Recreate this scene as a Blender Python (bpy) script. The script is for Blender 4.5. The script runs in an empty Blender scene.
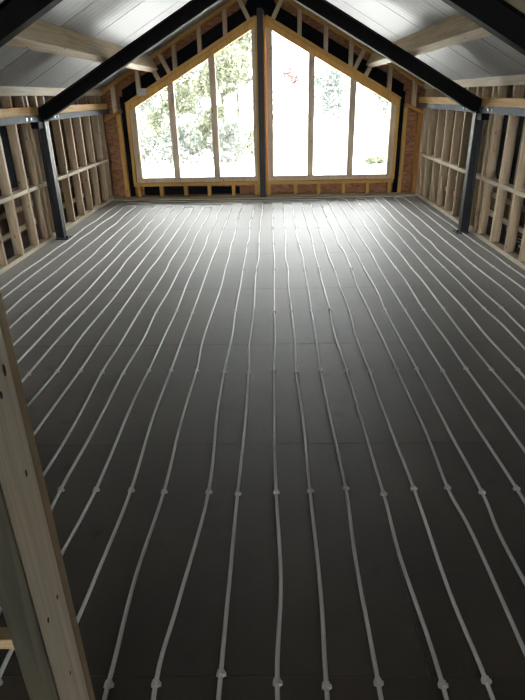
import bpy, bmesh, math, random
from mathutils import Vector, Matrix
import numpy as np

SC = bpy.context.scene
COL = SC.collection
random.seed(7)

# ------------------------------------------------------------------ camera
F = 548.0
CX, CY = 262.5, 350.0
vp1 = np.array([272.0 - CX, 95.0 - CY, F])
vx = 287.0 - CX
vp2 = np.array([vx, (F * F + vp1[0] * vx) / 255.0, F])
cy_ = vp1 / np.linalg.norm(vp1)
cd_ = vp2 / np.linalg.norm(vp2)
cx_ = np.cross(cd_, cy_); cx_ /= np.linalg.norm(cx_)
Rm = np.stack([cx_, cy_, -cd_], 1)
cam_data = bpy.data.cameras.new('camera')
cam = bpy.data.objects.new('camera', cam_data)
COL.objects.link(cam)
M = Matrix.Identity(4)
for i in range(3):
    M[i][0] = Rm[0][i]; M[i][1] = -Rm[1][i]; M[i][2] = -Rm[2][i]
M[0][3], M[1][3], M[2][3] = 0, 0, 1.6
cam.matrix_world = M
cam_data.sensor_fit = 'HORIZONTAL'
cam_data.sensor_width = 36
cam_data.lens = F * 36 / 525
cam_data.clip_start = 0.02
cam_data.clip_end = 500
SC.camera = cam

# ------------------------------------------------------------------ world, light, exposure
w = bpy.data.worlds.new('overcast_sky'); SC.world = w
w.use_nodes = True
bg = w.node_tree.nodes['Background']
bg.inputs[0].default_value = (0.98, 0.99, 1.0, 1)
bg.inputs[1].default_value = 5.0
vs = SC.view_settings
vs.view_transform = 'Standard'; vs.look = 'None'; vs.gamma = 1; vs.use_curve_mapping = False
vs.exposure = 3.1
SC.cycles.max_bounces = 10
SC.cycles.diffuse_bounces = 6
SC.cycles.transparent_max_bounces = 12

# ------------------------------------------------------------------ materials
def new_mat(name):
    m = bpy.data.materials.new(name); m.use_nodes = True
    nt = m.node_tree
    return m, nt, nt.nodes['Principled BSDF']

def N(nt, typ, **kw):
    n = nt.nodes.new(typ)
    for k, v in kw.items(): setattr(n, k, v)
    return n

def ramp(nt, fac, stops):
    r = N(nt, 'ShaderNodeValToRGB')
    el = r.color_ramp.elements
    while len(el) < len(stops): el.new(0.5)
    for e, (p, c) in zip(el, stops):
        e.position = p; e.color = (*c, 1) if len(c) == 3 else c
    nt.links.new(fac, r.inputs[0])
    return r

def coords(nt, scale, rnd=True):
    """object coordinates (length along local z), shifted per object"""
    tc = N(nt, 'ShaderNodeTexCoord')
    out = tc.outputs['Object']
    if rnd:
        oi = N(nt, 'ShaderNodeObjectInfo')
        ml = N(nt, 'ShaderNodeMath', operation='MULTIPLY'); ml.inputs[1].default_value = 37.0
        nt.links.new(oi.outputs['Random'], ml.inputs[0])
        ad = N(nt, 'ShaderNodeVectorMath', operation='ADD')
        nt.links.new(out, ad.inputs[0]); nt.links.new(ml.outputs[0], ad.inputs[1])
        out = ad.outputs[0]
    mp = N(nt, 'ShaderNodeMapping')
    mp.inputs['Scale'].default_value = scale
    nt.links.new(out, mp.inputs[0])
    return mp.outputs[0]

def mixc(nt, a, b, fac, mode='MIX'):
    mx = N(nt, 'ShaderNodeMix', data_type='RGBA', blend_type=mode)
    for sock, v in ((mx.inputs[6], a), (mx.inputs[7], b), (mx.inputs[0], fac)):
        if isinstance(v, (int, float)): sock.default_value = v
        elif isinstance(v, tuple): sock.default_value = (*v, 1)
        else: nt.links.new(v, sock)
    return mx.outputs[2]

def bump(nt, b, height, strength=0.3, dist=0.002):
    bp = N(nt, 'ShaderNodeBump'); bp.inputs['Strength'].default_value = strength
    bp.inputs['Distance'].default_value = dist
    nt.links.new(height, bp.inputs['Height']); nt.links.new(bp.outputs[0], b.inputs['Normal'])

def wood(name, light, dark, knot=(0.10, 0.055, 0.03), rough=0.62, vary=0.25, knots=True):
    m, nt, b = new_mat(name)
    v = coords(nt, (22, 22, 1.1))
    n1 = N(nt, 'ShaderNodeTexNoise'); n1.inputs['Scale'].default_value = 1.6
    n1.inputs['Detail'].default_value = 5; n1.inputs['Distortion'].default_value = 0.6
    nt.links.new(v, n1.inputs['Vector'])
    r1 = ramp(nt, n1.outputs[0], [(0.3, dark), (0.55, light), (0.8, tuple(min(1, c * 1.08) for c in light))])
    v2 = coords(nt, (120, 120, 2.2))
    n2 = N(nt, 'ShaderNodeTexNoise'); n2.inputs['Scale'].default_value = 1.5; n2.inputs['Detail'].default_value = 3
    nt.links.new(v2, n2.inputs['Vector'])
    r2 = ramp(nt, n2.outputs[0], [(0.3, (0.8, 0.78, 0.74)), (0.6, (1, 1, 1))])
    col = mixc(nt, r1.outputs[0], r2.outputs[0], 0.7, 'MULTIPLY')
    if knots:
        v3 = coords(nt, (14, 14, 4.5))
        vo = N(nt, 'ShaderNodeTexVoronoi'); vo.inputs['Scale'].default_value = 1.0
        nt.links.new(v3, vo.inputs['Vector'])
        r3 = ramp(nt, vo.outputs['Distance'], [(0.05, (1, 1, 1)), (0.11, (0, 0, 0))])
        col = mixc(nt, col, knot, r3.outputs[0])
    oi = N(nt, 'ShaderNodeObjectInfo')
    rv = ramp(nt, oi.outputs['Random'], [(0, (1 - vary,) * 3), (1, (1, 1, 1))])
    col = mixc(nt, col, rv.outputs[0], 1.0, 'MULTIPLY')
    nt.links.new(col, b.inputs['Base Color'])
    b.inputs['Roughness'].default_value = rough
    b.inputs['Specular IOR Level'].default_value = 0.3
    bump(nt, b, n2.outputs[0], 0.25)
    return m

def plain(name, col, rough=0.5, metal=0.0, spec=0.5, nscale=0, namt=0.15):
    m, nt, b = new_mat(name)
    b.inputs['Roughness'].default_value = rough; b.inputs['Metallic'].default_value = metal
    b.inputs['Specular IOR Level'].default_value = spec
    if nscale:
        v = coords(nt, (nscale,) * 3)
        n = N(nt, 'ShaderNodeTexNoise'); n.inputs['Scale'].default_value = 1; n.inputs['Detail'].default_value = 5
        nt.links.new(v, n.inputs['Vector'])
        r = ramp(nt, n.outputs[0], [(0.3, tuple(c * (1 - namt) for c in col)), (0.7, tuple(min(1, c * (1 + namt)) for c in col))])
        nt.links.new(r.outputs[0], b.inputs['Base Color'])
    else:
        b.inputs['Base Color'].default_value = (*col, 1)
    return m

def osb(name, c0, c1, c2):
    m, nt, b = new_mat(name)
    v = coords(nt, (26, 26, 26), rnd=False)
    n = N(nt, 'ShaderNodeTexNoise'); n.inputs['Scale'].default_value = 0.8
    nt.links.new(v, n.inputs['Vector'])
    vv = mixc(nt, v, n.outputs[1], 0.35)
    cols = None
    for rot in (0.5, 2.1):
        mp = N(nt, 'ShaderNodeMapping'); mp.inputs['Rotation'].default_value = (0, rot, rot * 0.3)
        mp.inputs['Scale'].default_value = (0.8, 1, 1.9)
        nt.links.new(vv, mp.inputs[0])
        vo = N(nt, 'ShaderNodeTexVoronoi'); vo.inputs['Scale'].default_value = 1.1
        nt.links.new(mp.outputs[0], vo.inputs['Vector'])
        sp = N(nt, 'ShaderNodeSeparateColor'); nt.links.new(vo.outputs['Color'], sp.inputs[0])
        r = ramp(nt, sp.outputs[0], [(0.0, c0), (0.5, c1), (1.0, c2)])
        cols = r.outputs[0] if cols is None else mixc(nt, cols, r.outputs[0], 0.5)
    nt.links.new(cols, b.inputs['Base Color'])
    b.inputs['Roughness'].default_value = 0.7; b.inputs['Specular IOR Level'].default_value = 0.2
    return m

M_PINE = wood('pine_stud', (0.68, 0.55, 0.39), (0.54, 0.42, 0.28), vary=0.18)
M_PALE = wood('pale_planed_pine', (0.72, 0.64, 0.50), (0.60, 0.50, 0.36), vary=0.12)
M_WIN = wood('window_timber', (0.66, 0.55, 0.40), (0.56, 0.45, 0.31), vary=0.1)
M_YEL = wood('yellow_stained_timber', (0.68, 0.41, 0.115), (0.56, 0.30, 0.07), vary=0.15)
M_ORA = wood('orange_stained_timber', (0.50, 0.25, 0.06), (0.38, 0.17, 0.04), vary=0.12)
M_PURL = wood('purlin_timber', (0.58, 0.45, 0.29), (0.45, 0.32, 0.18), vary=0.1)
M_BROWN = wood('brown_weathered_timber', (0.34, 0.25, 0.14), (0.24, 0.17, 0.09))
M_GREEN = wood('shaded_green_treated_timber', (0.045, 0.042, 0.024), (0.012, 0.012, 0.007), knots=False)  # greenish timber; the near face's shade is put into its dark colour
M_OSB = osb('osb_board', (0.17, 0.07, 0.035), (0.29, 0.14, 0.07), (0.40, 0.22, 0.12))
M_OSBD = osb('osb_board_shaded', (0.07, 0.035, 0.018), (0.12, 0.06, 0.03), (0.17, 0.10, 0.05))  # darker copy of the board, shade of the eaves voids put into colour
M_STEEL = plain('black_painted_steel', (0.0014, 0.0016, 0.0019), 0.65, 0.0, 0.1, 5, 0.25)
M_COLM = plain('slate_painted_steel', (0.006, 0.008, 0.011), 0.5, 0.0, 0.35, 5, 0.25)
M_GALV = plain('galvanised_steel', (0.05, 0.062, 0.078), 0.65, 0.0, 0.3, 14, 0.22)
M_MEMB = plain('black_membrane', (0.006, 0.007, 0.010), 0.85, 0.0, 0.08, 9, 0.4)
M_PIPE = plain('white_plastic_pipe', (0.57, 0.57, 0.55), 0.38, 0.0, 0.45, 3, 0.06)
M_CLIP = plain('white_plastic_clip', (0.52, 0.52, 0.50), 0.45)
M_CABLE = plain('pale_plastic_cable', (0.55, 0.53, 0.48), 0.5)
M_BOLT = plain('bright_zinc_bolt', (0.75, 0.76, 0.78), 0.25, 0.9)
M_GROUND = plain('pale_gravel', (0.62, 0.61, 0.58), 0.9, 0, 0.2, 1.2, 0.12)
M_BARK = plain('grey_bark', (0.22, 0.20, 0.17), 0.9, 0, 0.2, 8, 0.3)

def floor_mat():
    m, nt, b = new_mat('grey_brown_deck_board')
    v = coords(nt, (1, 1, 1))
    n1 = N(nt, 'ShaderNodeTexNoise'); n1.inputs['Scale'].default_value = 2.2; n1.inputs['Detail'].default_value = 6
    nt.links.new(v, n1.inputs['Vector'])
    r1 = ramp(nt, n1.outputs[0], [(0.3, (0.029, 0.021, 0.012)), (0.7, (0.050, 0.038, 0.023))])
    n2 = N(nt, 'ShaderNodeTexNoise'); n2.inputs['Scale'].default_value = 90; n2.inputs['Detail'].default_value = 3
    nt.links.new(v, n2.inputs['Vector'])
    r2 = ramp(nt, n2.outputs[0], [(0.3, (0.86, 0.86, 0.86)), (0.7, (1, 1, 1))])
    c = mixc(nt, r1.outputs[0], r2.outputs[0], 1.0, 'MULTIPLY')
    # scattered damp spots and scuffs
    vo = N(nt, 'ShaderNodeTexVoronoi'); vo.inputs['Scale'].default_value = 3.1
    n3 = N(nt, 'ShaderNodeTexNoise'); n3.inputs['Scale'].default_value = 14
    nt.links.new(v, n3.inputs['Vector'])
    vm = mixc(nt, v, n3.outputs[1], 0.06)
    nt.links.new(vm, vo.inputs['Vector'])
    r3 = ramp(nt, vo.outputs['Distance'], [(0.05, (0.35, 0.35, 0.35)), (0.12, (1, 1, 1))])
    c = mixc(nt, c, r3.outputs[0], 1.0, 'MULTIPLY')
    oi = N(nt, 'ShaderNodeObjectInfo')
    rv = ramp(nt, oi.outputs['Random'], [(0, (0.92,) * 3), (1, (1.04,) * 3)])
    c = mixc(nt, c, rv.outputs[0], 1.0, 'MULTIPLY')
    nt.links.new(c, b.inputs['Base Color'])
    b.inputs['Roughness'].default_value = 0.60
    b.inputs['Specular IOR Level'].default_value = 0.42
    b.inputs['Sheen Weight'].default_value = 0.44   # a film of building dust
    b.inputs['Sheen Roughness'].default_value = 0.35
    b.inputs['Sheen Tint'].default_value = (0.95, 0.91, 0.85, 1)
    bump(nt, b, n2.outputs[0], 0.15, 0.001)
    return m
M_FLOOR = floor_mat()
M_SUB = plain('dark_sub_base', (0.05, 0.045, 0.04), 0.9)

def panel_mat():
    """white-grey coated steel liner with fine ribs that run up the slope (local x)"""
    m, nt, b = new_mat('ribbed_steel_liner')
    tc = N(nt, 'ShaderNodeTexCoord')
    wv = N(nt, 'ShaderNodeTexWave', wave_type='BANDS', bands_direction='Y', wave_profile='SIN')
    wv.inputs['Scale'].default_value = 2.6
    nt.links.new(tc.outputs['Object'], wv.inputs['Vector'])
    r = ramp(nt, wv.outputs[0], [(0.0, (0, 0, 0)), (0.35, (1, 1, 1))])
    b.inputs['Base Color'].default_value = (0.27, 0.275, 0.28, 1)
    b.inputs['Roughness'].default_value = 0.48
    b.inputs['Specular IOR Level'].default_value = 0.55
    bump(nt, b, r.outputs[0], 0.6, 0.0035)
    return m
M_LINER = panel_mat()

def glass_mat():
    m = bpy.data.materials.new('dimming_window_glass'); m.use_nodes = True
    nt = m.node_tree; nt.nodes.clear()
    o = N(nt, 'ShaderNodeOutputMaterial')
    t = N(nt, 'ShaderNodeBsdfTransparent'); t.inputs[0].default_value = (0.72, 0.735, 0.73, 1)  # tint added to dim the window light against the rear opening
    g = N(nt, 'ShaderNodeBsdfGlossy'); g.inputs['Roughness'].default_value = 0.02
    fr = N(nt, 'ShaderNodeFresnel'); fr.inputs[0].default_value = 1.45
    mx = N(nt, 'ShaderNodeMixShader')
    nt.links.new(fr.outputs[0], mx.inputs[0]); nt.links.new(t.outputs[0], mx.inputs[1]); nt.links.new(g.outputs[0], mx.inputs[2])
    nt.links.new(mx.outputs[0], o.inputs[0])
    return m
M_GLASS = glass_mat()

def leaf_mat(name, c0, c1, c2):
    m = bpy.data.materials.new(name); m.use_nodes = True
    nt = m.node_tree; nt.nodes.clear()
    o = N(nt, 'ShaderNodeOutputMaterial')
    tc = N(nt, 'ShaderNodeTexCoord')
    n = N(nt, 'ShaderNodeTexNoise'); n.inputs['Scale'].default_value = 1.6; n.inputs['Detail'].default_value = 6
    nt.links.new(tc.outputs['Object'], n.inputs['Vector'])
    r = ramp(nt, n.outputs[0], [(0.32, c0), (0.5, c1), (0.66, c2)])
    d = N(nt, 'ShaderNodeBsdfDiffuse'); tr = N(nt, 'ShaderNodeBsdfTranslucent')
    mx = N(nt, 'ShaderNodeMixShader'); mx.inputs[0].default_value = 0.45
    nt.links.new(r.outputs[0], d.inputs[0]); nt.links.new(r.outputs[0], tr.inputs[0])
    nt.links.new(d.outputs[0], mx.inputs[1]); nt.links.new(tr.outputs[0], mx.inputs[2])
    nt.links.new(mx.outputs[0], o.inputs[0])
    return m
M_LEAF = leaf_mat('yellow_green_leaves', (0.09, 0.102, 0.065), (0.155, 0.165, 0.115), (0.23, 0.228, 0.165))
M_LEAF2 = leaf_mat('grey_green_leaves', (0.11, 0.12, 0.105), (0.165, 0.175, 0.155), (0.23, 0.235, 0.21))
M_LEAF4 = leaf_mat('hazy_pale_leaves', (0.085, 0.10, 0.09), (0.125, 0.14, 0.13), (0.17, 0.18, 0.165))
M_LEAF3 = leaf_mat('pale_blossom', (0.15, 0.10, 0.10), (0.19, 0.135, 0.13), (0.23, 0.18, 0.165))

# ------------------------------------------------------------------ helpers
WM = {}     # object name -> world matrix

def link(name, data, mat=None, parent=None, mw=None):
    o = bpy.data.objects.new(name, data)
    COL.objects.link(o)
    mw = mw or Matrix.Identity(4)
    WM[o.name] = mw
    if parent is not None:
        o.parent = parent
        o.matrix_local = WM[parent.name].inverted() @ mw
    else:
        o.matrix_local = mw
    if mat is not None and not data.materials: data.materials.append(mat)
    return o

def tag(o, label, cat, group=None, kind=None):
    o['label'] = label; o['category'] = cat
    if group: o['group'] = group
    if kind: o['kind'] = kind
    return o

def empty(name, loc, label, cat, group=None, kind=None):
    o = link(name, None, mw=Matrix.Translation(loc))
    return tag(o, label, cat, group, kind)

def frame_matrix(p0, p1, xdir):
    p0 = Vector(p0); p1 = Vector(p1)
    z = (p1 - p0).normalized()
    x = Vector(xdir); x = (x - z * x.dot(z)).normalized()
    y = z.cross(x)
    m = Matrix.Identity(4)
    for i in range(3):
        m[i][0], m[i][1], m[i][2], m[i][3] = x[i], y[i], z[i], p0[i]
    return m, (p1 - p0).length

CACHE = {}
def box_mesh(w_, d_, l_, mat, bev):
    key = (round(w_, 4), round(d_, 4), round(l_, 4), mat.name, bev)
    if key in CACHE: return CACHE[key]
    bm = bmesh.new()
    bmesh.ops.create_cube(bm, size=1)
    for v in bm.verts:
        v.co.x *= w_; v.co.y *= d_; v.co.z = (v.co.z + 0.5) * l_
    if bev:
        bmesh.ops.bevel(bm, geom=bm.edges[:], offset=bev, segments=1, affect='EDGES')
    me = bpy.data.meshes.new('bar'); bm.to_mesh(me); bm.free()
    me.materials.append(mat)
    CACHE[key] = me
    return me

def bar(name, p0, p1, w_, d_, xdir, mat, parent=None, bev=0.003):
    """timber or steel bar from p0 to p1; w_ across xdir, d_ across the other axis"""
    m, L = frame_matrix(p0, p1, xdir)
    return link(name, box_mesh(w_, d_, L, mat, bev), None, parent, m)

def prof_bar(name, prof, p0, p1, xdir, mat, parent=None):
    """closed profile (x,y) swept from p0 to p1"""
    m, L = frame_matrix(p0, p1, xdir)
    key = (tuple(prof), round(L, 4), mat.name)
    if key not in CACHE:
        n = len(prof)
        vs_ = [(x, y, 0) for x, y in prof] + [(x, y, L) for x, y in prof]
        fs = [(i, (i + 1) % n, n + (i + 1) % n, n + i) for i in range(n)] + [tuple(reversed(range(n))), tuple(range(n, 2 * n))]
        me = bpy.data.meshes.new('profile'); me.from_pydata(vs_, [], fs); me.materials.append(mat)
        bm = bmesh.new(); bm.from_mesh(me); bmesh.ops.recalc_face_normals(bm, faces=bm.faces[:]); bm.to_mesh(me); bm.free()
        CACHE[key] = me
    return link(name, CACHE[key], None, parent, m)

def prism(name, poly, y0, y1, mat, parent=None, bev=0.0):
    """polygon in x-z extruded along y; origin at the first corner"""
    ox, oz = poly[0]
    n = len(poly)
    vs_ = [(x - ox, 0, z - oz) for x, z in poly] + [(x - ox, y1 - y0, z - oz) for x, z in poly]
    fs = [(i, (i + 1) % n, n + (i + 1) % n, n + i) for i in range(n)] + [tuple(reversed(range(n))), tuple(range(n, 2 * n))]
    me = bpy.data.meshes.new(name); me.from_pydata(vs_, [], fs)
    bm = bmesh.new(); bm.from_mesh(me); bmesh.ops.recalc_face_normals(bm, faces=bm.faces[:])
    if bev: bmesh.ops.bevel(bm, geom=bm.edges[:], offset=bev, segments=1, affect='EDGES')
    bm.to_mesh(me); bm.free()
    return link(name, me, mat, parent, Matrix.Translation((ox, y0, oz)))

def tube_data(pts, r, seg=8, cap=True, radii=None):
    P = [Vector(p) for p in pts]
    vs_, fs = [], []
    up = Vector((0, 0, 1))
    for i, p in enumerate(P):
        t = (P[min(i + 1, len(P) - 1)] - P[max(i - 1, 0)]).normalized()
        a = t.cross(up)
        if a.length < 1e-3: a = t.cross(Vector((0, 1, 0)))
        a.normalize(); b = a.cross(t)
        rr = radii[i] if radii else r
        for k in range(seg):
            an = 2 * math.pi * k / seg
            vs_.append(p + a * (rr * math.cos(an)) + b * (rr * math.sin(an)))
    for i in range(len(P) - 1):
        for k in range(seg):
            k2 = (k + 1) % seg
            fs.append((i * seg + k, i * seg + k2, (i + 1) * seg + k2, (i + 1) * seg + k))
    if cap:
        fs.append(tuple(range(seg))); fs.append(tuple(reversed(range((len(P) - 1) * seg, len(P) * seg))))
    return vs_, fs

def tube(name, pts, r, mat, parent=None, seg=8, radii=None):
    o0 = Vector(pts[0])
    vs_, fs = tube_data([Vector(p) - o0 for p in pts], r, seg, True, radii)
    me = bpy.data.meshes.new(name); me.from_pydata(vs_, [], fs)
    me.polygons.foreach_set('use_smooth', [True] * len(me.polygons))
    return link(name, me, mat, parent, Matrix.Translation(o0))

# ------------------------------------------------------------------ dimensions
XC = -0.16                       # ridge line
WL, WR = -2.77, 2.45             # room faces of the two side walls
SL = 0.553                       # roof slope
Y_NEAR, Y_G = -10.3, 9.72         # near wall, room face of the gable wall
Y_R = (3.80, 6.87)               # steel frames
RW = 2.47                        # half width where the rafter underside is 1.374 high
NRM = math.sqrt(1 + SL * SL)
def z_raf(u): return 1.374 + SL * (RW - u)           # rafter underside, u = distance from the ridge line
def z_ceil(u): return 1.798 + SL * (RW - u)          # liner underside

# ------------------------------------------------------------------ floor
me = bpy.data.meshes.new('floor')
floor = prism('floor', [(-3.5, -0.10), (3.2, -0.10), (3.2, -0.024), (-3.5, -0.024)], Y_NEAR - 0.2, Y_G + 0.2, M_SUB)
tag(floor, 'dark grey-brown boarded floor with white heating pipes clipped across it', 'floor', kind='structure')
def floor_panel(x0, x1, y0, y1):
    g = 0.0008
    key = ('fp', round(x1 - x0, 3), round(y1 - y0, 3))
    if key not in CACHE:
        bm = bmesh.new(); bmesh.ops.create_cube(bm, size=1)
        for v in bm.verts:
            v.co.x = (v.co.x + .5) * (x1 - x0 - 2 * g); v.co.y = (v.co.y + .5) * (y1 - y0 - 2 * g); v.co.z = (v.co.z - .5) * 0.022
        bmesh.ops.bevel(bm, geom=bm.edges[:], offset=0.0008, segments=1, affect='EDGES')
        m_ = bpy.data.meshes.new('floor_panel'); bm.to_mesh(m_); bm.free(); m_.materials.append(M_FLOOR)
        CACHE[key] = m_
    link('floor_panel', CACHE[key], None, floor, Matrix.Translation((x0 + g, y0 + g, 0)))
row_y = [Y_NEAR - 0.1, -8.68, -7.46, -6.24, -5.02, -3.80, -2.58, -1.36, -0.14, 1.09, 2.315, 3.54, 4.77, 5.99, 7.22, 8.45, 9.60]
for i in range(len(row_y) - 1):
    cuts = [-2.92, -1.885, 0.458, 2.60] if i % 2 else [-2.92, -0.66, 1.69, 2.60]
    for a, b_ in zip(cuts[:-1], cuts[1:]): floor_panel(a, b_, row_y[i], row_y[i + 1])
# pale edging strip along the gable wall
prism('edge_strip', [(-2.77, -0.02), (2.45, -0.02), (2.45, 0.006), (-2.77, 0.006)], 9.605, Y_G, wood('pale_edging', (0.62, 0.56, 0.48), (0.52, 0.46, 0.38), knots=False), floor, 0.002)

# faint worn stamp marks printed along one board, too worn to read
mr = random.Random(9); mv, mf = [], []
for k in range(26):
    for q in range(4):
        if mr.random() < .35: continue
        x0 = 0.505 + q * 0.014 + mr.uniform(-.003, .003); y0 = 1.62 + k * 0.022 + mr.uniform(-.004, .004)
        a_, c_ = mr.uniform(.002, .006), mr.uniform(.003, .007); n0 = len(mv)
        mv += [(x0, y0, 0), (x0 + a_, y0, 0), (x0 + a_, y0 + c_, 0), (x0, y0 + c_, 0)]; mf.append((n0, n0 + 1, n0 + 2, n0 + 3))
me = bpy.data.meshes.new('printed_mark'); me.from_pydata(mv, [], mf)
link('printed_mark', me, plain('worn_black_print', (0.012, 0.010, 0.008), 0.8), floor, Matrix.Translation((0, 0, 0.0004)))

# ------------------------------------------------------------------ ceiling: steel liner panels on both slopes
ceiling = empty('ceiling', (XC, Y_NEAR, z_ceil(0)), 'white-grey ribbed metal roof panels over the whole room', 'ceiling', kind='structure')
U_OUT = 3.30
Ltot = U_OUT * NRM
def roof_panel(side, y0, y1):
    g = 0.006
    key = ('rp', round(y1 - y0, 3))
    if key not in CACHE:
        wd = y1 - y0 - 2 * g
        bm = bmesh.new(); bmesh.ops.create_cube(bm, size=1)
        for v in bm.verts:
            v.co.x = (v.co.x + .5) * (Ltot + 0.02) - 0.02; v.co.y *= wd; v.co.z = (v.co.z + .5) * 0.03
        bmesh.ops.bevel(bm, geom=bm.edges[:], offset=0.004, segments=1, affect='EDGES')
        m_ = bpy.data.meshes.new('roof_panel'); bm.to_mesh(m_); bm.free(); m_.materials.append(M_LINER)
        CACHE[key] = m_
    m = Matrix.Identity(4)
    ex = Vector((side / NRM, 0, -SL / NRM)); ez = Vector((side * SL / NRM, 0, 1 / NRM)); ey = ez.cross(ex)
    for i in range(3): m[i][0], m[i][1], m[i][2] = ex[i], ey[i], ez[i]
    m[0][3], m[1][3], m[2][3] = XC, (y0 + y1) / 2, z_ceil(0)
    link('roof_panel', CACHE[key], None, ceiling, m)
ys = [Y_NEAR - 0.1] + [k - 0.3 for k in range(-10, 11)]
ys = [y for y in ys if y < 9.86] + [9.9]
for s in (-1, 1):
    for a, b_ in zip(ys[:-1], ys[1:]): roof_panel(s, a, b_)
for s in (-1, 1):       # dark insulation core behind the panel joints
    t = 0.03 * NRM
    prism('insulation_core', [(XC, z_ceil(0) + t), (XC + s * U_OUT, z_ceil(U_OUT) + t), (XC + s * U_OUT, z_ceil(U_OUT) + t + .08), (XC, z_ceil(0) + t + .08)], Y_NEAR - .1, 9.9, M_SUB, ceiling)

# ------------------------------------------------------------------ side walls
def side_wall(side):
    left = side < 0
    X = WL if left else WR
    o = -1 if left else 1              # outward direction
    wname = 'wall_left' if left else 'wall_right'
    root = empty(wname, (X, Y_NEAR, 0), ('left' if left else 'right') + ' side wall of open pale timber studs with noggins', 'wall', kind='structure')
    xm = X + o * 0.05
    bar('sole_plate', (xm, Y_NEAR, 0.0225), (xm, Y_G + 0.06, 0.0225), 0.10, 0.045, (1, 0, 0), M_PALE, root)
    if left: main = [5.05, 5.475, 5.905, 6.33, 6.64, 6.755, 7.02, 7.26, 7.66, 8.10, 8.51, 8.94, 9.38, 9.66]
    else: main = [4.95, 5.365, 5.745, 6.17, 6.59, 6.735, 7.06, 7.26, 7.61, 7.99, 8.41, 8.82, 9.25, 9.55, 9.69]
    near = [main[0] - 0.42 * k for k in range(1, 60) if main[0] - 0.42 * k > Y_NEAR + 0.05]
    allst = sorted(near + main)
    for y in allst:
        bar('stud', (xm, y + 0.02, 0.045), (xm, y + 0.02, 1.643), 0.10, 0.04, (1, 0, 0), M_PINE, root)
    for a, b_ in zip(allst[:-1], allst[1:]):
        if b_ - a < 0.1: continue
        bar('noggin', (xm, a + 0.04, 0.665), (xm, b_, 0.665), 0.10, 0.042, (1, 0, 0), M_PALE, root)
    # outer skin of the eaves void; shade put into board colour and widened membrane
    xo = X + o * 0.62
    ztop = z_ceil(abs(xo - XC))
    def sheet(nm, x, y0, y1, z0, z1, mat, th=0.012):
        bar(nm, (x, y0, (z0 + z1) / 2), (x, y1, (z0 + z1) / 2), th, z1 - z0, (1, 0, 0), mat, root, 0)
    ye = Y_NEAR - 0.1
    while ye < 9.86:
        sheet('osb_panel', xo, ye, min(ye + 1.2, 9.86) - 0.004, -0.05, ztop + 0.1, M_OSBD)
        ye += 1.2
    rng = random.Random(3 if left else 5)
    y = 2.2
    while y < 9.3:
        L_ = rng.uniform(0.8, 1.3)
        sheet('membrane_sheet', xo - o * 0.02, y, y + L_, rng.uniform(0.40, 0.75), 1.40, M_MEMB, 0.004)
        y += L_ + rng.uniform(0.03, 0.2)
    xs_ = xo - o * 0.07
    y = 1.0
    while y < 9.6:
        bar('outer_stud', (xs_, y, -0.02), (xs_, y, 1.30), 0.09, 0.045, (1, 0, 0), M_BROWN, root)
        y += 1.2
    for z in (0.10, 0.34):
        bar('outer_rail', (xs_ - o * 0.068, 0.2, z), (xs_ - o * 0.068, 9.8, z), 0.04, 0.06, (1, 0, 0), M_PINE if z < .2 else M_BROWN, root)
    for y in (4.3, 5.1, 5.75, 7.5):
        bar('brace', (xs_ - o * 0.07, y, 0.45), (xs_ - o * 0.07, y + 0.75, 1.22), 0.035, 0.07, (1, 0, 0), M_PINE, root)
    return root
side_wall(-1); side_wall(1)

# ------------------------------------------------------------------ near wall (behind the viewpoint), set far back, with an opening added for light
wn = empty('wall_near', (XC, Y_NEAR, 0), 'brown board end wall behind the viewpoint', 'wall', kind='structure')
def ncz(x): return z_ceil(abs(x - XC)) + .05
NX0, NX1, NZ0, NE, NA = XC - 2.3, XC + 2.3, 0.35, 1.55, 2.70
for poly in ([(-3.5, -0.05), (NX0, -0.05), (NX0, ncz(NX0)), (-3.5, ncz(-3.5))], [(NX0, -0.05), (NX1, -0.05), (NX1, NZ0), (NX0, NZ0)],
             [(NX0, NE), (XC, NA), (XC, ncz(XC)), (NX0, ncz(NX0))], [(XC, NA), (NX1, NE), (NX1, ncz(NX1)), (XC, ncz(XC))],
             [(NX1, -0.05), (3.2, -0.05), (3.2, ncz(3.2)), (NX1, ncz(NX1))]):
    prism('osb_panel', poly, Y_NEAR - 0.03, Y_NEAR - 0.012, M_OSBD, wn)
rear_open = empty('added_rear_opening', (XC, Y_NEAR, NZ0), 'added unglazed gable opening behind the viewpoint, lighting the room from the rear', 'window', kind='structure')  # unseen opening, added to light the timber that faces the viewpoint
for x, z in ((NX0 + .03, NE), (XC, NA), (NX1 - .03, NE)):
    bar('mullion', (x, Y_NEAR, NZ0), (x, Y_NEAR, z), 0.06, 0.09, (1, 0, 0), M_WIN, rear_open)
bar('rail', (NX0, Y_NEAR - .004, NZ0 + .03), (NX1, Y_NEAR - .004, NZ0 + .03), 0.09, 0.06, (0, 1, 0), M_WIN, rear_open)
for x in (NX0, NX1): bar('head', (x, Y_NEAR - .004, NE), (XC, Y_NEAR - .004, NA), 0.09, 0.06, (0, 1, 0), M_WIN, rear_open)

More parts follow.
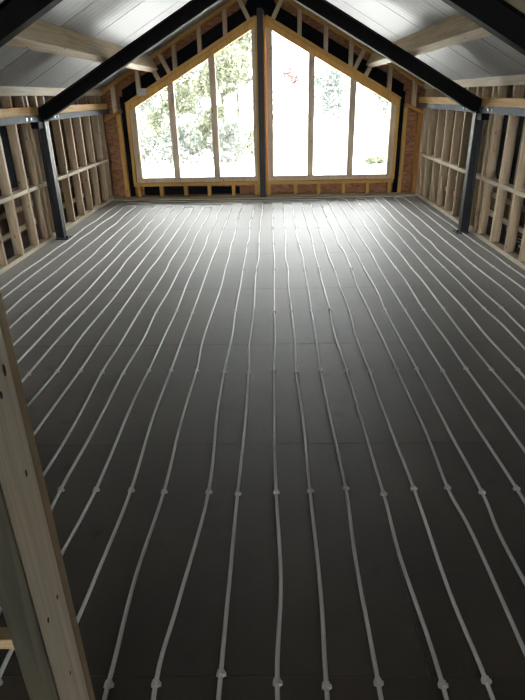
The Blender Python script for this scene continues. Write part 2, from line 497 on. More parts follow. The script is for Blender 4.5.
# ------------------------------------------------------------------ gable wall with its two windows
gw = empty('wall_far', (XC, Y_G, 0), 'timber framed gable wall around the two tall sloping windows', 'wall', kind='structure')
YO = 9.862                       # inner face of the sheathing
LWIN = (-2.335, -0.245); RWIN = (-0.085, 2.015)
ZS, ZE, ZA = 0.27, 1.50, 1.50 + 0.552 * 2.095      # window outer: sill, eave side, apex side
def cz(x): return z_ceil(abs(x - XC)) + 0.04
osb_polys = [
    [(-3.45, -0.05), (-2.56, -0.05), (-2.56, cz(-2.56)), (-3.45, cz(-3.45))],
    [(-2.556, -0.05), (-2.335, -0.05), (-2.335, cz(-2.335)), (-2.556, cz(-2.556))],
    [(-2.331, -0.05), (-1.10, -0.05), (-1.10, 0.27), (-2.331, 0.27)],
    [(-1.096, -0.05), (-0.245, -0.05), (-0.245, 0.27), (-1.096, 0.27)],
    [(-0.241, -0.05), (-0.085, -0.05), (-0.085, cz(-.085)), (XC, cz(XC)), (-0.241, cz(-.241))],
    [(-0.081, -0.05), (1.0, -0.05), (1.0, 0.27), (-0.081, 0.27)],
    [(1.004, -0.05), (2.011, -0.05), (2.011, 0.27), (1.004, 0.27)],
    [(2.015, -0.05), (2.236, -0.05), (2.236, cz(2.236)), (2.015, cz(2.015))],
    [(2.24, -0.05), (3.13, -0.05), (3.13, cz(3.13)), (2.24, cz(2.24))],
]
def head_z(x): # outer top line of the window frames
    return ZE + 0.552 * (x - LWIN[0]) if x < XC else ZE + 0.552 * (RWIN[1] - x)
for x0, x1 in ((-2.331, -1.25), (-1.246, -0.245), (-0.081, 0.95), (0.954, 2.011)):
    osb_polys.append([(x0, head_z(x0)), (x1, head_z(x1)), (x1, cz(x1)), (x0, cz(x0))])
for p in osb_polys:
    prism('osb_panel', p, YO, YO + 0.018, M_OSB, gw)
# sheet added outside the boards to block sky light at their joints
for p in ([(-3.45, -0.05), (-2.30, -0.05), (-2.30, cz(-2.30)), (-3.45, cz(-3.45))], [(1.98, -0.05), (3.13, -0.05), (3.13, cz(3.13)), (1.98, cz(1.98))],
          [(-2.30, -0.05), (1.98, -0.05), (1.98, 0.275), (-2.30, 0.275)],
          [(-2.30, head_z(-2.30) - .02), (-0.26, head_z(-.26) - .02), (-0.26, 0.275), (-0.06, 0.275), (-0.06, head_z(-.06) - .02), (1.98, head_z(1.98) - .02), (1.98, cz(1.98)), (XC, cz(XC)), (-2.30, cz(-2.30))]):
    prism('light_block_sheet', p, YO + 0.019, YO + 0.024, M_MEMB, gw)
# black membrane: along the heads, down the outer sides, below the left sill, at the apex
for pts in ([(-2.45, 1.46), (-0.21, 2.70), (-0.21, 2.96), (-2.45, 1.72)], [(-0.11, 2.70), (2.13, 1.46), (2.13, 1.72), (-0.11, 2.96)]):
    prism('membrane_strip', pts, YO - 0.012, YO - 0.004, M_MEMB, gw)
prism('membrane_strip', [(-2.475, 0.0), (-2.395, 0.0), (-2.395, 1.62), (-2.475, 1.62)], Y_G + 0.03, Y_G + 0.06, M_MEMB, gw)
prism('membrane_strip', [(2.055, 0.0), (2.14, 0.0), (2.14, 1.62), (2.055, 1.62)], Y_G + 0.03, Y_G + 0.06, M_MEMB, gw)
prism('membrane_strip', [(-2.25, 0.045), (-0.58, 0.045), (-0.58, 0.17), (-2.25, 0.20)], YO - 0.012, YO - 0.004, M_MEMB, gw)
prism('membrane_strip', [(-0.42, 2.78), (0.10, 2.78), (0.02, 2.96), (-0.34, 2.96)], Y_G + 0.05, Y_G + 0.06, M_MEMB, gw)
# bottom plates and plates under the sills
for x0, x1 in ((WL, -0.235), (-0.10, WR)):
    bar('sole_plate', (x0, Y_G + 0.07, 0.02), (x1, Y_G + 0.07, 0.02), 0.14, 0.04, (0, 1, 0), M_BROWN, gw)
for x0, x1 in ((-2.39, -0.24), (-0.11, 2.05)):
    bar('sill_plate', (x0, Y_G + 0.065, 0.237), (x1, Y_G + 0.065, 0.237), 0.14, 0.055, (0, 1, 0), M_YEL, gw)
for x in (-2.31, -1.93, -1.51, -1.10, -0.68, -0.285, -0.065, 0.39, 0.79, 1.21, 1.62, 1.99):
    bar('cripple_stud', (x, Y_G + 0.07, 0.04), (x, Y_G + 0.07, 0.21), 0.055, 0.13, (1, 0, 0), M_YEL, gw)
# trimmers beside the windows
for x, wd in ((-2.365, 0.05), (2.04, 0.045)):
    bar('trimmer', (x, Y_G + 0.06, 0.265), (x, Y_G + 0.06, 1.49), wd, 0.14, (1, 0, 0), M_YEL, gw)
for x in (-0.238, -0.112):
    bar('trimmer', (x, Y_G + 0.06, 0.04), (x, Y_G + 0.06, 2.70), 0.028, 0.14, (1, 0, 0), M_YEL if x < XC else M_ORA, gw)
# side panels: edge studs and the raking rail above them
bar('edge_stud', (-2.52, Y_G + 0.05, 0.04), (-2.52, Y_G + 0.05, 1.36), 0.07, 0.12, (1, 0, 0), M_YEL, gw)
bar('edge_stud', (2.165, Y_G + 0.05, 0.04), (2.165, Y_G + 0.05, 1.38), 0.055, 0.12, (1, 0, 0), M_YEL, gw)
bar('edge_stud', (2.42, Y_G + 0.05, 0.04), (2.42, Y_G + 0.05, 1.27), 0.10, 0.12, (1, 0, 0), M_ORA, gw)
bar('raking_rail', (-2.76, Y_G + 0.04, 1.26), (-2.46, Y_G + 0.04, 1.415), 0.14, 0.05, (0, 1, 0), M_ORA, gw)
bar('raking_rail', (2.50, Y_G + 0.04, 1.26), (2.14, Y_G + 0.04, 1.43), 0.14, 0.05, (0, 1, 0), M_ORA, gw)
# raking head plates above the windows and the plates under the roof
nx, nz = SL / NRM, 1 / NRM
for s in (-1, 1):
    xe, xa = (LWIN[0] - 0.04, LWIN[1] + 0.015) if s < 0 else (RWIN[1] + 0.04, RWIN[0] - 0.015)
    off = 0.026
    p0 = Vector((xe, Y_G + 0.06, head_z(xe))) + Vector((s * nx * off, 0, nz * off))
    p1 = Vector((xa, Y_G + 0.06, head_z(xa))) + Vector((s * nx * off, 0, nz * off))
    bar('head_plate', p0, p1, 0.15, 0.052, (0, 1, 0), M_YEL, gw)
    q0 = Vector((XC + s * 2.72, Y_G + 0.06, z_ceil(2.72))) - Vector((s * nx * 0.03, 0, nz * 0.03))
    q1 = Vector((XC + s * 0.02, Y_G + 0.06, z_ceil(0.02))) - Vector((s * nx * 0.03, 0, nz * 0.03))
    bar('rafter_plate', q0, q1, 0.13, 0.05, (0, 1, 0), M_YEL, gw)
# short studs between window heads and roof
plate_stud = None
for x in (-2.57, -2.15, -1.535, -1.125, -0.715, 0.435, 0.845, 1.245, 1.875, 2.285):
    u = abs(x - XC)
    zb = head_z(x) + 0.035 if -2.4 < x < 2.1 else (1.37 if x < 0 else 1.37)
    st = bar('stud', (x, Y_G + 0.05, zb), (x, Y_G + 0.05, z_ceil(u) - 0.045), 0.062, 0.10, (1, 0, 0), M_PINE, gw)
    if abs(x + 2.15) < .01: plate_stud = st
np_ = bar('nail_plate', (-2.09, Y_G - 0.025, 1.63), (-2.09, Y_G - 0.025, 1.735), 0.13, 0.004, (1, 0, 0), plain('zinc_plate', (0.55, 0.55, 0.54), 0.5, 0.2), plate_stud, 0)
# raking props either side of the purlin and at the apex
for s in (-1, 1):
    for u0, z0, u1, z1 in ((1.62, 2.235, 1.475, 1.96), (1.745, 2.03, 1.655, 1.86), (0.33, 2.93, 0.195, 2.68)):
        d = Vector((s * (u0 - u1), 0, z0 - z1)).normalized()
        a = Vector((XC + s * u1, Y_G + 0.045, z1)) - d * 0.03
        b_ = Vector((XC + s * u0, Y_G + 0.045, z0)) + d * (0.0 if u0 > 1.7 else 0.03)
        bar('raking_stud', a, b_, 0.06, 0.09, (1, 0, 0), M_PINE, gw)

def window(name, xs, ze_left, ze_right, mull, label):
    x0, x1 = xs
    root = empty(name, ((x0 + x1) / 2, Y_G, ZS), label, 'window', kind='structure')
    jl, jr, br, hd = 0.10, 0.065, 0.075, 0.098
    if ze_left > ze_right: jl, jr = 0.10, 0.085
    def top(x): return ze_left + (ze_right - ze_left) * (x - x0) / (x1 - x0)
    y0, y1 = Y_G + 0.015, Y_G + 0.125
    prism('bottom_rail', [(x0, ZS), (x1, ZS), (x1, ZS + br), (x0, ZS + br)], y0, y1, M_WIN, root, 0.004)
    prism('jamb', [(x0, ZS + br), (x0 + jl, ZS + br), (x0 + jl, top(x0 + jl) - hd), (x0, top(x0) - hd)], y0, y1, M_WIN, root, 0.004)
    prism('jamb', [(x1 - jr, ZS + br), (x1, ZS + br), (x1, top(x1) - hd), (x1 - jr, top(x1 - jr) - hd)], y0, y1, M_WIN, root, 0.004)
    prism('head', [(x0, top(x0) - hd), (x1, top(x1) - hd), (x1, top(x1)), (x0, top(x0))], y0 - 0.012, y1, M_YEL, root, 0.004)
    # glazing bead inside the head and jambs
    edges = [x0 + jl] + [e for m_ in mull for e in (m_ - 0.05, m_ + 0.05)] + [x1 - jr]
    for m_ in mull:
        prism('mullion', [(m_ - 0.05, ZS + br), (m_ + 0.05, ZS + br), (m_ + 0.05, top(m_ + 0.05) - hd), (m_ - 0.05, top(m_ - 0.05) - hd)], y0 + 0.01, y1 - 0.01, M_WIN, root, 0.004)
    for a, b_ in zip(edges[::2], edges[1::2]):
        e = 0.006
        prism('pane', [(a - e, ZS + br - e), (b_ + e, ZS + br - e), (b_ + e, top(b_) - hd + e), (a - e, top(a) - hd + e)], Y_G + 0.085, Y_G + 0.089, M_GLASS, root)
    return root
window('window_1', LWIN, ZE, ZA, (-1.635, -0.95), 'left tall window with sloping head, three panes looking onto leafy trees')
window('window_2', RWIN, ZA, ZE, (0.635, 1.305), 'right tall window with sloping head, three panes of bright white daylight')

gc = empty('gable_column', (-0.1775, Y_G + 0.06, 0), 'dark slate steel column standing between the two gable windows', 'column')
prof_I = [(-.048, -.07), (.048, -.07), (.048, -.055), (.048, .07), (-.048, .07)]
bar('shaft', (-0.1755, Y_G + 0.055, 0.008), (-0.1755, Y_G + 0.055, 2.80), 0.094, 0.14, (1, 0, 0), M_COLM, gc, 0.004)
bar('base_plate', (-0.1755, Y_G + 0.055, 0.0), (-0.1755, Y_G + 0.055, 0.010), 0.12, 0.18, (1, 0, 0), M_COLM, gc, 0.002)

# ------------------------------------------------------------------ steel frames
def iprof(h, b_, tf, tw):
    return [(-h/2, -b_/2), (-h/2 + tf, -b_/2), (-h/2 + tf, -tw/2), (h/2 - tf, -tw/2), (h/2 - tf, -b_/2), (h/2, -b_/2),
            (h/2, b_/2), (h/2 - tf, b_/2), (h/2 - tf, tw/2), (-h/2 + tf, tw/2), (-h/2 + tf, b_/2), (-h/2, b_/2)]
H_R = 0.146
for Yf, near in ((Y_R[0], True), (Y_R[1], False)):
    for s in (-1, 1):
        sd = 'left' if s < 0 else 'right'
        which = 'nearer' if near else 'farther'
        xc = XC + s * 2.525
        # column
        c = empty('steel_column', (xc, Yf, 0), ('dark steel column against the %s stud wall, under the %s rafter' % (sd, which)), 'column', 'steel columns along the side walls')
        prof_bar('shaft', iprof(0.10, 0.10, 0.012, 0.03), (xc, Yf, 0.012), (xc, Yf, 1.39), (1, 0, 0), M_COLM, c)
        xb = xc - s * 0.03
        bar('base_plate', (xb, Yf, 0.0), (xb, Yf, 0.012), 0.16, 0.17, (1, 0, 0), M_COLM, c, 0.002)
        bar('base_bolt', (xb - s * 0.055, Yf - 0.055, 0.012), (xb - s * 0.055, Yf - 0.055, 0.04), 0.022, 0.022, (1, 0, 0), M_STEEL, c, 0.004)
        bar('cap_plate', (xc, Yf, 1.37), (xc, Yf, 1.39), 0.13, 0.17, (1, 0, 0), M_STEEL, c, 0.002)
        bar('beam_cleat', (xc + s * 0.01, Yf - 0.20, 1.335), (xc + s * 0.01, Yf - 0.05, 1.335), 0.09, 0.07, (1, 0, 0), M_STEEL, c, 0.003)
        # rafter
        lab = '%s black steel rafter sloping up the %s roof side, %s' % (which, sd, 'large and cropped' if near else 'meeting its column')
        r = empty('steel_rafter', (xc, Yf, 1.39), lab, 'rafter', 'black steel rafters')
        n_ = Vector((s * nx, 0, nz))
        e0, e1 = 2.56, 0.012
        p0 = Vector((XC + s * e0, Yf, z_raf(e0))) + n_ * H_R / 2
        p1 = Vector((XC + s * e1, Yf, z_raf(e1))) + n_ * H_R / 2
        prof_bar('beam', iprof(H_R, 0.10, 0.011, 0.02), p0, p1, n_, M_STEEL, r)
        t_ = (p1 - p0).normalized()
        q = p0 - t_ * 0.006
        bar('end_plate', q - t_ * 0.008, q + t_ * 0.008, H_R, 0.11, n_, M_STEEL, r, 0.002)
        # haunch gusset under the rafter at the column
        prism('haunch', [(XC + s * 2.58, 1.39), (XC + s * 2.47, 1.392), (XC + s * 2.47, z_raf(2.47) + .01), (XC + s * 2.58, z_raf(2.58) + .06)], Yf - 0.03, Yf + 0.03, M_STEEL, r)

# eaves beams with yellow rails on top, between the frames
for s in (-1, 1):
    sd = 'left' if s < 0 else 'right'
    X = XC + s * 2.553
    for k, (y0, y1) in enumerate(((Y_R[0] + 0.06, Y_R[1] - 0.06), (Y_R[1] + 0.06, Y_G - 0.005))):
        bay = 'nearer bay' if k == 0 else 'far bay, reaching the gable wall'
        b0 = empty('eaves_beam', (X, y0, 1.375), 'grey galvanised steel eaves beam on the %s wall, %s' % (sd, bay), 'beam', 'galvanised eaves beams')
        cp = [(-.048, -.034), (.048, -.034), (.048, -.028), (-.042, -.028), (-.042, .028), (.048, .028), (.048, .034), (-.048, .034)]
        prof_bar('channel', cp, (X, y0, 1.409), (X, y1, 1.409), (s, 0, 0), M_GALV, b0)
        for yb in ((y1 - 0.42, y1 - 0.30) if k == 0 else (y0 + 0.30, y0 + 0.42)):
            bar('bolt', (X - s * 0.047, yb, 1.409), (X - s * 0.060, yb, 1.409), 0.024, 0.024, (0, 0, 1), M_BOLT, b0, 0.004)
        rl = bar('timber_rail', (X, y0 + 0.01, 1.4855), (X, y1 - 0.01, 1.4855), 0.075, 0.085, (1, 0, 0), M_YEL)
        tag(rl, 'yellow stained timber rail lying on the %s eaves beam, %s' % (sd, bay), 'rail', 'yellow rails on the eaves beams')
    xe = XC + s * 2.63
    eb = bar('eaves_board', (xe, Y_NEAR + .02, 1.690), (xe, Y_G + 0.02, 1.690), 0.09, 0.092, (1, 0, 0), M_PALE)
    tag(eb, 'pale planed timber board along the %s eaves, under the roof panels' % sd, 'board')
    # purlin, square to the slope, resting on the rafters
    n_ = Vector((s * nx, 0, nz)); t_ = Vector((s * nz, 0, -nx))
    u_in = 1.567
    base = Vector((XC + s * u_in, 0, z_raf(u_in))) + n_ * (H_R + 0.001)
    cpt = base + t_ * 0.05 + n_ * 0.112
    pu = bar('purlin', (cpt.x, Y_NEAR + 0.02, cpt.z), (cpt.x, Y_G + 0.01, cpt.z), 0.222, 0.10, n_, M_PURL, None, 0.005)
    tag(pu, 'heavy sawn timber purlin halfway up the %s roof slope, resting on the steel rafters' % sd, 'purlin')

# ------------------------------------------------------------------ partition frame in the left foreground
pf = empty('partition_frame', (-0.475, 0.77, 0), 'pale timber stud rising in the left foreground with a noggin', 'timber frame')
an = math.radians(7)
fx = Vector((math.cos(an), math.sin(an), 0)); fy = Vector((-math.sin(an), math.cos(an), 0))
corner = Vector((-0.45, 0.715, 0))
M_STUD = wood('pale_foreground_stud', (0.82, 0.74, 0.60), (0.70, 0.60, 0.45), vary=0.0, knots=False)
def upright(nm, t0, t1, wd, mat, top=2.96):
    c = corner + fy * ((t0 + t1) / 2) - fx * (wd / 2)
    return bar(nm, c, c + Vector((0, 0, top)), wd, t1 - t0, fx, mat, pf, 0.002)
main_stud = upright('stud', 0.0, 0.145, 0.052, M_STUD)
M_KNOT = plain('dark_knot', (0.035, 0.022, 0.014), 0.8)
def knot(t, z, w_, h_):
    bm = bmesh.new()
    vs_ = [bm.verts.new((w_ * math.cos(k * math.pi / 4), 0, h_ * math.sin(k * math.pi / 4))) for k in range(8)]
    f = bm.faces.new(vs_); r = bmesh.ops.extrude_face_region(bm, geom=[f])
    for v in r['geom']:
        if isinstance(v, bmesh.types.BMVert): v.co.y -= 0.0006
    bmesh.ops.recalc_face_normals(bm, faces=bm.faces[:])
    m_ = bpy.data.meshes.new('knot'); bm.to_mesh(m_); bm.free()
    mt = Matrix.Identity(4)
    p = corner + fy * t + fx * 0.0002 + Vector((0, 0, z))
    for i in range(3): mt[i][0], mt[i][1], mt[i][2], mt[i][3] = fy[i], -fx[i], (0, 0, 1)[i], p[i]
    link('knot', m_, M_KNOT, main_stud, mt)
for t, z, w_, h_ in ((0.102, 0.974, .004, .008), (0.104, 0.652, .004, .006), (0.037, 0.665, .005, .006), (0.075, 0.452, .004, .005), (0.116, 1.181, .006, .012), (0.080, 1.152, .005, .008)):
    knot(t, z, w_, h_)
bt = upright('brown_batten', 0.146, 0.183, 0.05, wood('brown_batten_timber', (0.55, 0.42, 0.25), (0.42, 0.30, 0.16)))
bt['label'] = 'narrow brown batten on the far face of the stud'
tp = upright('shaded_treated_board', -0.007, -0.0005, 0.056, M_GREEN)
tp['label'] = 'greenish treated board on the near face of the stud, colour darkened for shade'
bar('noggin', (-0.505, 0.79, 0.563), (-1.05, 0.79, 0.563), 0.032, 0.03, (0, 1, 0), M_BROWN, pf, 0.002)
bar('stud', (-1.075, 0.79, 0.0), (-1.075, 0.79, 2.60), 0.05, 0.145, (1, 0, 0), M_PALE, pf, 0.003)

# ------------------------------------------------------------------ underfloor heating pipes
PR = 0.0073
XS = [-2.56, -2.41, -2.22, -2.045, -1.885, -1.73, -1.575, -1.415, -1.265, -1.10, -.96, -.81, -.66, -.50, -.31, -.168, -.003,
      .146, .30, .458, .605, .77, .90, 1.057, 1.212, 1.37, 1.53, 1.69, 1.83, 2.015, 2.185, 2.335]
ROWS = [-8.6, -7.4, -6.3, -5.2, -4.1, -3.0, -1.95, -0.9, 0.1, 1.08, 1.94, 3.115, 4.18, 5.35, 6.38, 7.25, 7.9, 8.62]
EXACT = {9: {11: -.85, 12: -.68, 13: -.509, 14: -.367, 15: -.174, 16: -.003, 17: .143, 18: .298, 19: .487, 20: .619},
         10: {10: -.97, 11: -.81, 12: -.65, 13: -.50, 14: -.30, 15: -.17, 16: 0, 17: .15, 18: .31, 19: .47, 20: .61, 21: .76, 22: .90, 23: 1.06},
         11: {6: -1.58, 7: -1.41, 8: -1.26, 9: -1.11, 10: -.97, 11: -.812, 12: -.668, 13: -.503, 14: -.323, 15: -.167, 16: -.006, 17: .135, 18: .29, 19: .454,
             20: .599, 21: .772, 22: .90, 23: 1.055, 24: 1.21, 25: 1.364, 26: 1.525}}
prng = random.Random(11)
def catmull(pts, n):
    out = []
    P = [Vector(p) for p in pts]
    for i in range(len(P) - 1):
        p0 = P[max(i - 1, 0)]; p1 = P[i]; p2 = P[i + 1]; p3 = P[min(i + 2, len(P) - 1)]
        for k in range(n):
            t = k / n
            out.append(0.5 * ((2 * p1) + (-p0 + p2) * t + (2 * p0 - 5 * p1 + 4 * p2 - p3) * t * t + (-p0 + 3 * p1 - 3 * p2 + p3) * t ** 3))
    out.append(P[-1])
    return out
def run(i, yend):
    """control points of run i from behind the viewpoint to yend, and its clip points"""
    pts = [Vector((XS[i] + prng.uniform(-.02, .02), -9.4, PR))]
    clips = []
    prev = None
    for r, y in enumerate(ROWS):
        x = EXACT.get(r, {}).get(i)
        if x is None: x = XS[i] + prng.uniform(-.009, .009)
        yy = y + prng.uniform(-.025, .025)
        p = Vector((x, yy, PR))
        if prev is not None:      # gentle wander between clips
            ym = (prev.y + yy) / 2 + prng.uniform(-.15, .15)
            pts.append(Vector(((prev.x + x) / 2 + prng.uniform(-.016, .016), ym, PR)))
        pts.append(p); prev = p
        if y > 0: clips.append(p)
    pts.append(Vector((XS[i], yend, PR)))
    return pts, clips

def clip_mesh():
    bm = bmesh.new()
    ri, ro, hl = PR + 0.0004, PR + 0.0042, 0.0095
    prof = []
    K = 10
    for k in range(K + 1):
        a = math.radians(-35 + 250 * k / K); prof.append((ro * math.cos(a), ro * math.sin(a)))
    inner = []
    for k in range(K + 1):
        a = math.radians(215 - 250 * k / K); inner.append((ri * math.cos(a), ri * math.sin(a)))
    ring = prof + inner
    n = len(ring)
    va = [bm.verts.new((x, -hl, z)) for x, z in ring]; vb = [bm.verts.new((x, hl, z)) for x, z in ring]
    for k in range(n):
        bm.faces.new((va[k], va[(k + 1) % n], vb[(k + 1) % n], vb[k]))
    for k in range(K):
        bm.faces.new((va[k], va[n - 1 - k], va[n - 2 - k], va[k + 1]))
        bm.faces.new((vb[k], vb[k + 1], vb[n - 2 - k], vb[n - 1 - k]))
    def blk(x0, x1, y0, y1, z0, z1):
        r = bmesh.ops.create_cube(bm, size=1)
        for v in r['verts']:
            v.co = Vector((x0 if v.co.x < 0 else x1, y0 if v.co.y < 0 else y1, z0 if v.co.z < 0 else z1))
    blk(ro * 0.8, ro * 0.8 + 0.007, -0.005, 0.005, -PR, 0.001)
    blk(ro * 0.8 + 0.002, ro * 0.8 + 0.006, -0.0025, 0.0025, 0.001, 0.004)
    blk(-ro * 0.8 - 0.004, -ro * 0.8, -0.006, 0.006, -PR, -0.001)
    bmesh.ops.recalc_face_normals(bm, faces=bm.faces[:])
    m_ = bpy.data.meshes.new('pipe_clip'); bm.to_mesh(m_); bm.free(); m_.materials.append(M_CLIP)
    return m_
CLIP = clip_mesh()

def pipe(pts, clips, label, group='white underfloor heating pipes'):
    cm = catmull(pts, 6)
    o = tube('heating_pipe', cm, PR, M_PIPE)
    tag(o, label, 'pipe', group)
    for p in clips:
        # turn each clip with the pipe
        q = min(range(1, len(cm) - 1), key=lambda k: (cm[k] - p).length)
        t = (cm[q + 1] - cm[q - 1]); a = math.atan2(-t.x, t.y) if t.y > 0 else math.atan2(t.x, -t.y)
        link('pipe_clip', CLIP, None, o, Matrix.Translation(p) @ Matrix.Rotation(a, 4, 'Z'))
ORD = ['first', 'second', 'third', 'fourth', 'fifth', 'sixth', 'seventh', 'eighth', 'ninth', 'tenth', 'eleventh', 'twelfth', 'thirteenth']
def hairpin(i, j, ybend, label):
    a, ca = run(i, ybend - 0.16); b_, cb = run(j, ybend - 0.16)
    xa, xb = XS[i], XS[j]; r = (xb - xa) / 2
    arc = [Vector(((xa + xb) / 2 - r * math.cos(math.pi * k / 6), ybend - r * 1.0 + r * math.sin(math.pi * k / 6), PR)) for k in range(7)]
    pipe(a + arc + b_[::-1], ca + cb, label)
def lateral(i, j, yl, label, yr=None):
    yr = yr or yl
    a, ca = run(i, min(yl, 9.2) - 0.30); b_, cb = run(j, min(yr, 9.2) - 0.25)
    R_ = 0.10
    mid = [Vector((XS[i] + R_ * .12, yl - R_ * .9, PR)), Vector((XS[i] + R_ * 0.9, yl - R_ * .1, PR))]
    n = 5
    for k in range(1, n):
        t = k / n
        mid.append(Vector((XS[i] + (XS[j] - XS[i]) * t, yl + (yr - yl) * t + prng.uniform(-.012, .012), PR)))
    mid += [Vector((XS[j] - R_ * .9, yr - R_ * .1, PR)), Vector((XS[j] - R_ * .12, yr - R_ * .9, PR))]
    pipe(a + mid + b_[::-1], ca + cb, label)
def tail(i, yl, xend, label):
    a, ca = run(i, min(yl, 9.3) - 0.28)
    R_ = 0.12
    mid = [Vector((XS[i] - R_ * .12, yl - R_ * .9, PR)), Vector((XS[i] - R_ * .9, yl - R_ * .1, PR))]
    n = 6
    for k in range(1, n + 1):
        mid.append(Vector((XS[i] + (xend - XS[i]) * k / n, yl + prng.uniform(-.01, .01), PR)))
    pipe(a + mid, ca, label)

lateral(0, 11, 9.30, 'white heating pipe running closest to the left wall, then along the gable to the middle', 9.08)
yb = {1: 9.05, 3: 8.96, 5: 8.92, 7: 8.90, 9: 8.86, 13: 9.08, 15: 9.10, 17: 9.08, 19: 9.06, 23: 9.38, 25: 9.40, 27: 9.44, 29: 9.46}
for n_, i in enumerate((1, 3, 5, 7, 9)):
    hairpin(i, i + 1, yb[i], 'white heating pipe bent back in a hairpin, %s hairpin counted from the left wall' % ORD[n_])
lateral(12, 21, 9.22, 'white heating pipe making the wide loop around the four middle hairpins', 9.20)
for n_, i in enumerate((13, 15, 17, 19)):
    hairpin(i, i + 1, yb[i], 'white heating pipe hairpin inside the wide middle loop, %s from its left' % ORD[n_])
tail(22, 9.36, -2.45, 'white heating pipe just right of the wide middle loop, turning left along the gable')
for n_, i in enumerate((29, 27, 25, 23)):
    hairpin(i, i + 1, yb[i], 'white heating pipe bent back in a hairpin, %s hairpin counted from the right wall' % ORD[n_])
tail(31, 9.55, -2.55, 'white heating pipe running closest to the right wall, turning along the foot of the gable')

# loose cables in the void behind the right-hand studs
for k, (y0, rr) in enumerate(((6.35, 0.16), (6.0, 0.20), (5.6, 0.15))):
    pts = []
    for q in range(26):
        a = q * 0.55 + k
        pts.append((2.83 + 0.5 * rr * math.cos(a), y0 + rr * math.sin(a) - 0.004 * q, -0.012 + 0.007 + 0.004 * q + 0.01))
    cb = tube('coiled_cable', catmull(pts, 3), 0.007, M_CABLE, None, 6)
    tag(cb, '%s loose coil of pale cable on the floor behind the right-hand wall studs' % ('farthest', 'middle', 'nearest')[k], 'cable', 'cable coils behind the right wall')

# ------------------------------------------------------------------ outside
ZG = -0.45   # yard level
gr = prism('ground', [(-90, ZG - .2), (90, ZG - .2), (90, ZG), (-90, ZG)], -60, 160, M_GROUND)
tag(gr, 'pale bright ground outside the gable windows', 'ground', kind='structure')

def foliage(name, centre_list, n, size, mat, parent, seed, mw):
    r = np.random.RandomState(seed)
    tot = sum(c[3] ** 2 for c in centre_list)
    P = []
    for (x, y, z, rad, sq) in centre_list:
        k = int(n * rad * rad / tot)
        d = r.normal(size=(k, 3)); d /= np.linalg.norm(d, axis=1)[:, None]
        rr = rad * r.uniform(0.2, 1, k) ** 0.45
        P.append(np.array([x, y, z]) + d * rr[:, None] * np.array([1, 1, sq]))
    P = np.concatenate(P); k = len(P)
    a = r.normal(size=(k, 3)); a /= np.linalg.norm(a, axis=1)[:, None]
    b_ = np.cross(a, r.normal(size=(k, 3))); b_ /= np.linalg.norm(b_, axis=1)[:, None]
    s = size * r.uniform(0.6, 1.4, k)[:, None]
    V = np.stack([P - a * s, P + b_ * s * .55, P + a * s, P - b_ * s * .55], 1).reshape(-1, 3)
    fs = np.arange(4 * k).reshape(-1, 4)
    m_ = bpy.data.meshes.new(name); m_.from_pydata(V.tolist(), [], fs.tolist())
    return link(name, m_, mat, parent, mw)

def tree(name, X, Y, h, rad, mat, label, cat, group, seed, n=4500, size=0.10, low=0.25):
    rg = random.Random(seed)
    root = empty(name, (X, Y, ZG), label, cat, group)
    mw = Matrix.Translation((X, Y, ZG))
    # trunk with boughs in one mesh
    vs_, fs = [], []
    def add(pts, radii):
        v, f = tube_data(pts, 0, 6, True, radii)
        o_ = len(vs_); vs_.extend(v); fs.extend(tuple(i + o_ for i in q) for q in f)
    r0 = 0.03 + h * 0.014
    tp_ = [Vector((rg.uniform(-.08, .08) * k, rg.uniform(-.08, .08) * k, h * 0.85 * k / 5)) for k in range(6)]
    add(tp_, [r0 * (1 - .16 * k) for k in range(6)])
    blobs = []
    nb = 9
    for k in range(nb):
        t = low + (0.95 - low) * k / (nb - 1)
        i = min(4, int(t / .85 * 5)) if t < .85 else 4
        st = tp_[i]
        an = k * 2.4 + rg.uniform(-.4, .4)
        rr = rad * (0.75 if t < .7 else 0.4)
        en = Vector((math.cos(an) * rr, math.sin(an) * rr, h * t))
        md = (st + en) / 2 + Vector((0, 0, .1 * h * .3))
        add([st, md, en], [r0 * .4, r0 * .25, r0 * .1])
        for q in range(3):
            e2 = en + Vector((rg.uniform(-.5, .5), rg.uniform(-.5, .5), rg.uniform(0, .6))) * rad * .6
            add([md, (md + e2) / 2 + Vector((0, 0, .05)), e2], [r0 * .18, r0 * .12, r0 * .06])
        blobs.append((en.x * .8, en.y * .8, en.z, rad * rg.uniform(.5, .72), .8))
    m_ = bpy.data.meshes.new('trunk'); m_.from_pydata(vs_, [], fs)
    link('trunk', m_, M_BARK, root, mw)
    foliage('foliage', blobs, n, size, mat, root, seed, mw)
    return root
G_T = 'trees outside the left window'
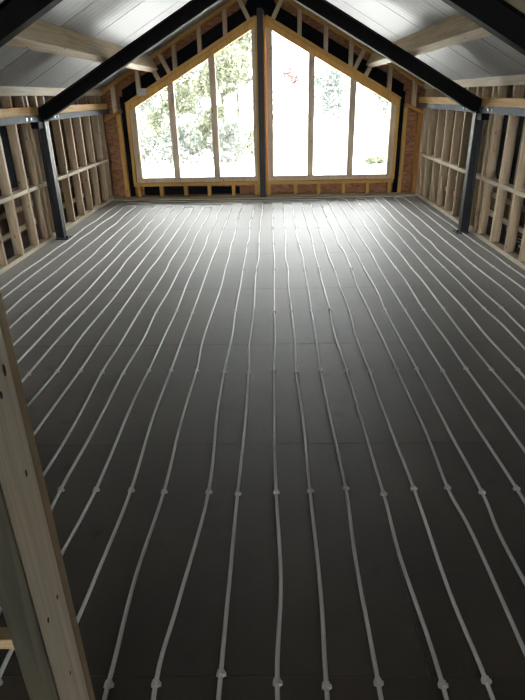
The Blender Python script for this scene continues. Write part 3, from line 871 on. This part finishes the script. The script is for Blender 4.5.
TR = [(-6.1, 21.5, 6.4, 1.2, M_LEAF, 'tall yellow-green tree at the left edge of the left window'),
      (-6.2, 29.0, 8.6, 1.55, M_LEAF2, 'tall grey-green tree outside the left pane of the left window'),
      (-4.1, 25.0, 7.2, 1.25, M_LEAF, 'yellow-green tree behind the left mullion of the left window'),
      (-3.8, 33.0, 9.3, 1.6, M_LEAF2, 'grey-green tree outside the middle pane of the left window'),
      (-1.75, 21.5, 5.0, 1.0, M_LEAF, 'leafy yellow-green tree behind the right mullion of the left window'),
      (-1.4, 28.5, 6.2, 1.4, M_LEAF, 'lower yellow-green tree outside the right pane of the left window')]
for k, (X, Y, h, rad, mt, lab) in enumerate(TR):
    tree('leafy_tree', X, Y, h, rad, mt, lab, 'tree', G_T, 20 + k, n=8000, size=0.09, low=0.04)
for k, (X, Y, h, rad, lab) in enumerate(((-4.75, 19.4, 1.5, .75, 'low pale bush at the foot of the trees, left pane of the left window'),
        (-3.1, 19.6, 1.3, .7, 'low pale bush at the foot of the trees, middle pane of the left window'),
        (-1.5, 19.6, 1.2, .65, 'low pale bush at the foot of the trees, right pane of the left window'))):
    tree('low_bush', X, Y, h, rad, M_LEAF2, lab, 'bush', 'low bushes outside the left window', 60 + k, n=1500, size=.07, low=.1)
tree('blossom_shrub', 0.9, 34, 3.6, 1.1, M_LEAF3, 'pale pinkish blossoming shrub outside the left pane of the right window', 'shrub', None, 41, n=2200, size=.09, low=.2)
tree('distant_tree', 4.2, 44, 3.8, 1.5, M_LEAF4, 'faint distant bush outside the middle pane of the right window', 'tree', None, 43, n=2500, size=.12, low=.2)
tree('distant_tree', 8.6, 46, 4.2, 1.8, M_LEAF4, 'faint distant tree outside the right pane of the right window', 'tree', None, 44, n=3000, size=.12, low=.2)
wr = empty('weed_clump', (3.5, 18.5, ZG), 'low green weed clump in the lower right corner of the right window', 'plant')
foliage('foliage', [(0, 0, .12, .28, .5), (.45, .1, .15, .3, .5), (-.4, -.1, .1, .22, .5)], 500, .07, M_LEAF, wr, 51, Matrix.Translation((3.5, 18.5, ZG)))
tube('stalk', [(3.5, 18.5, ZG), (3.52, 18.5, ZG + .15), (3.55, 18.5, ZG + .3)], .01, M_BARK, wr, 5)
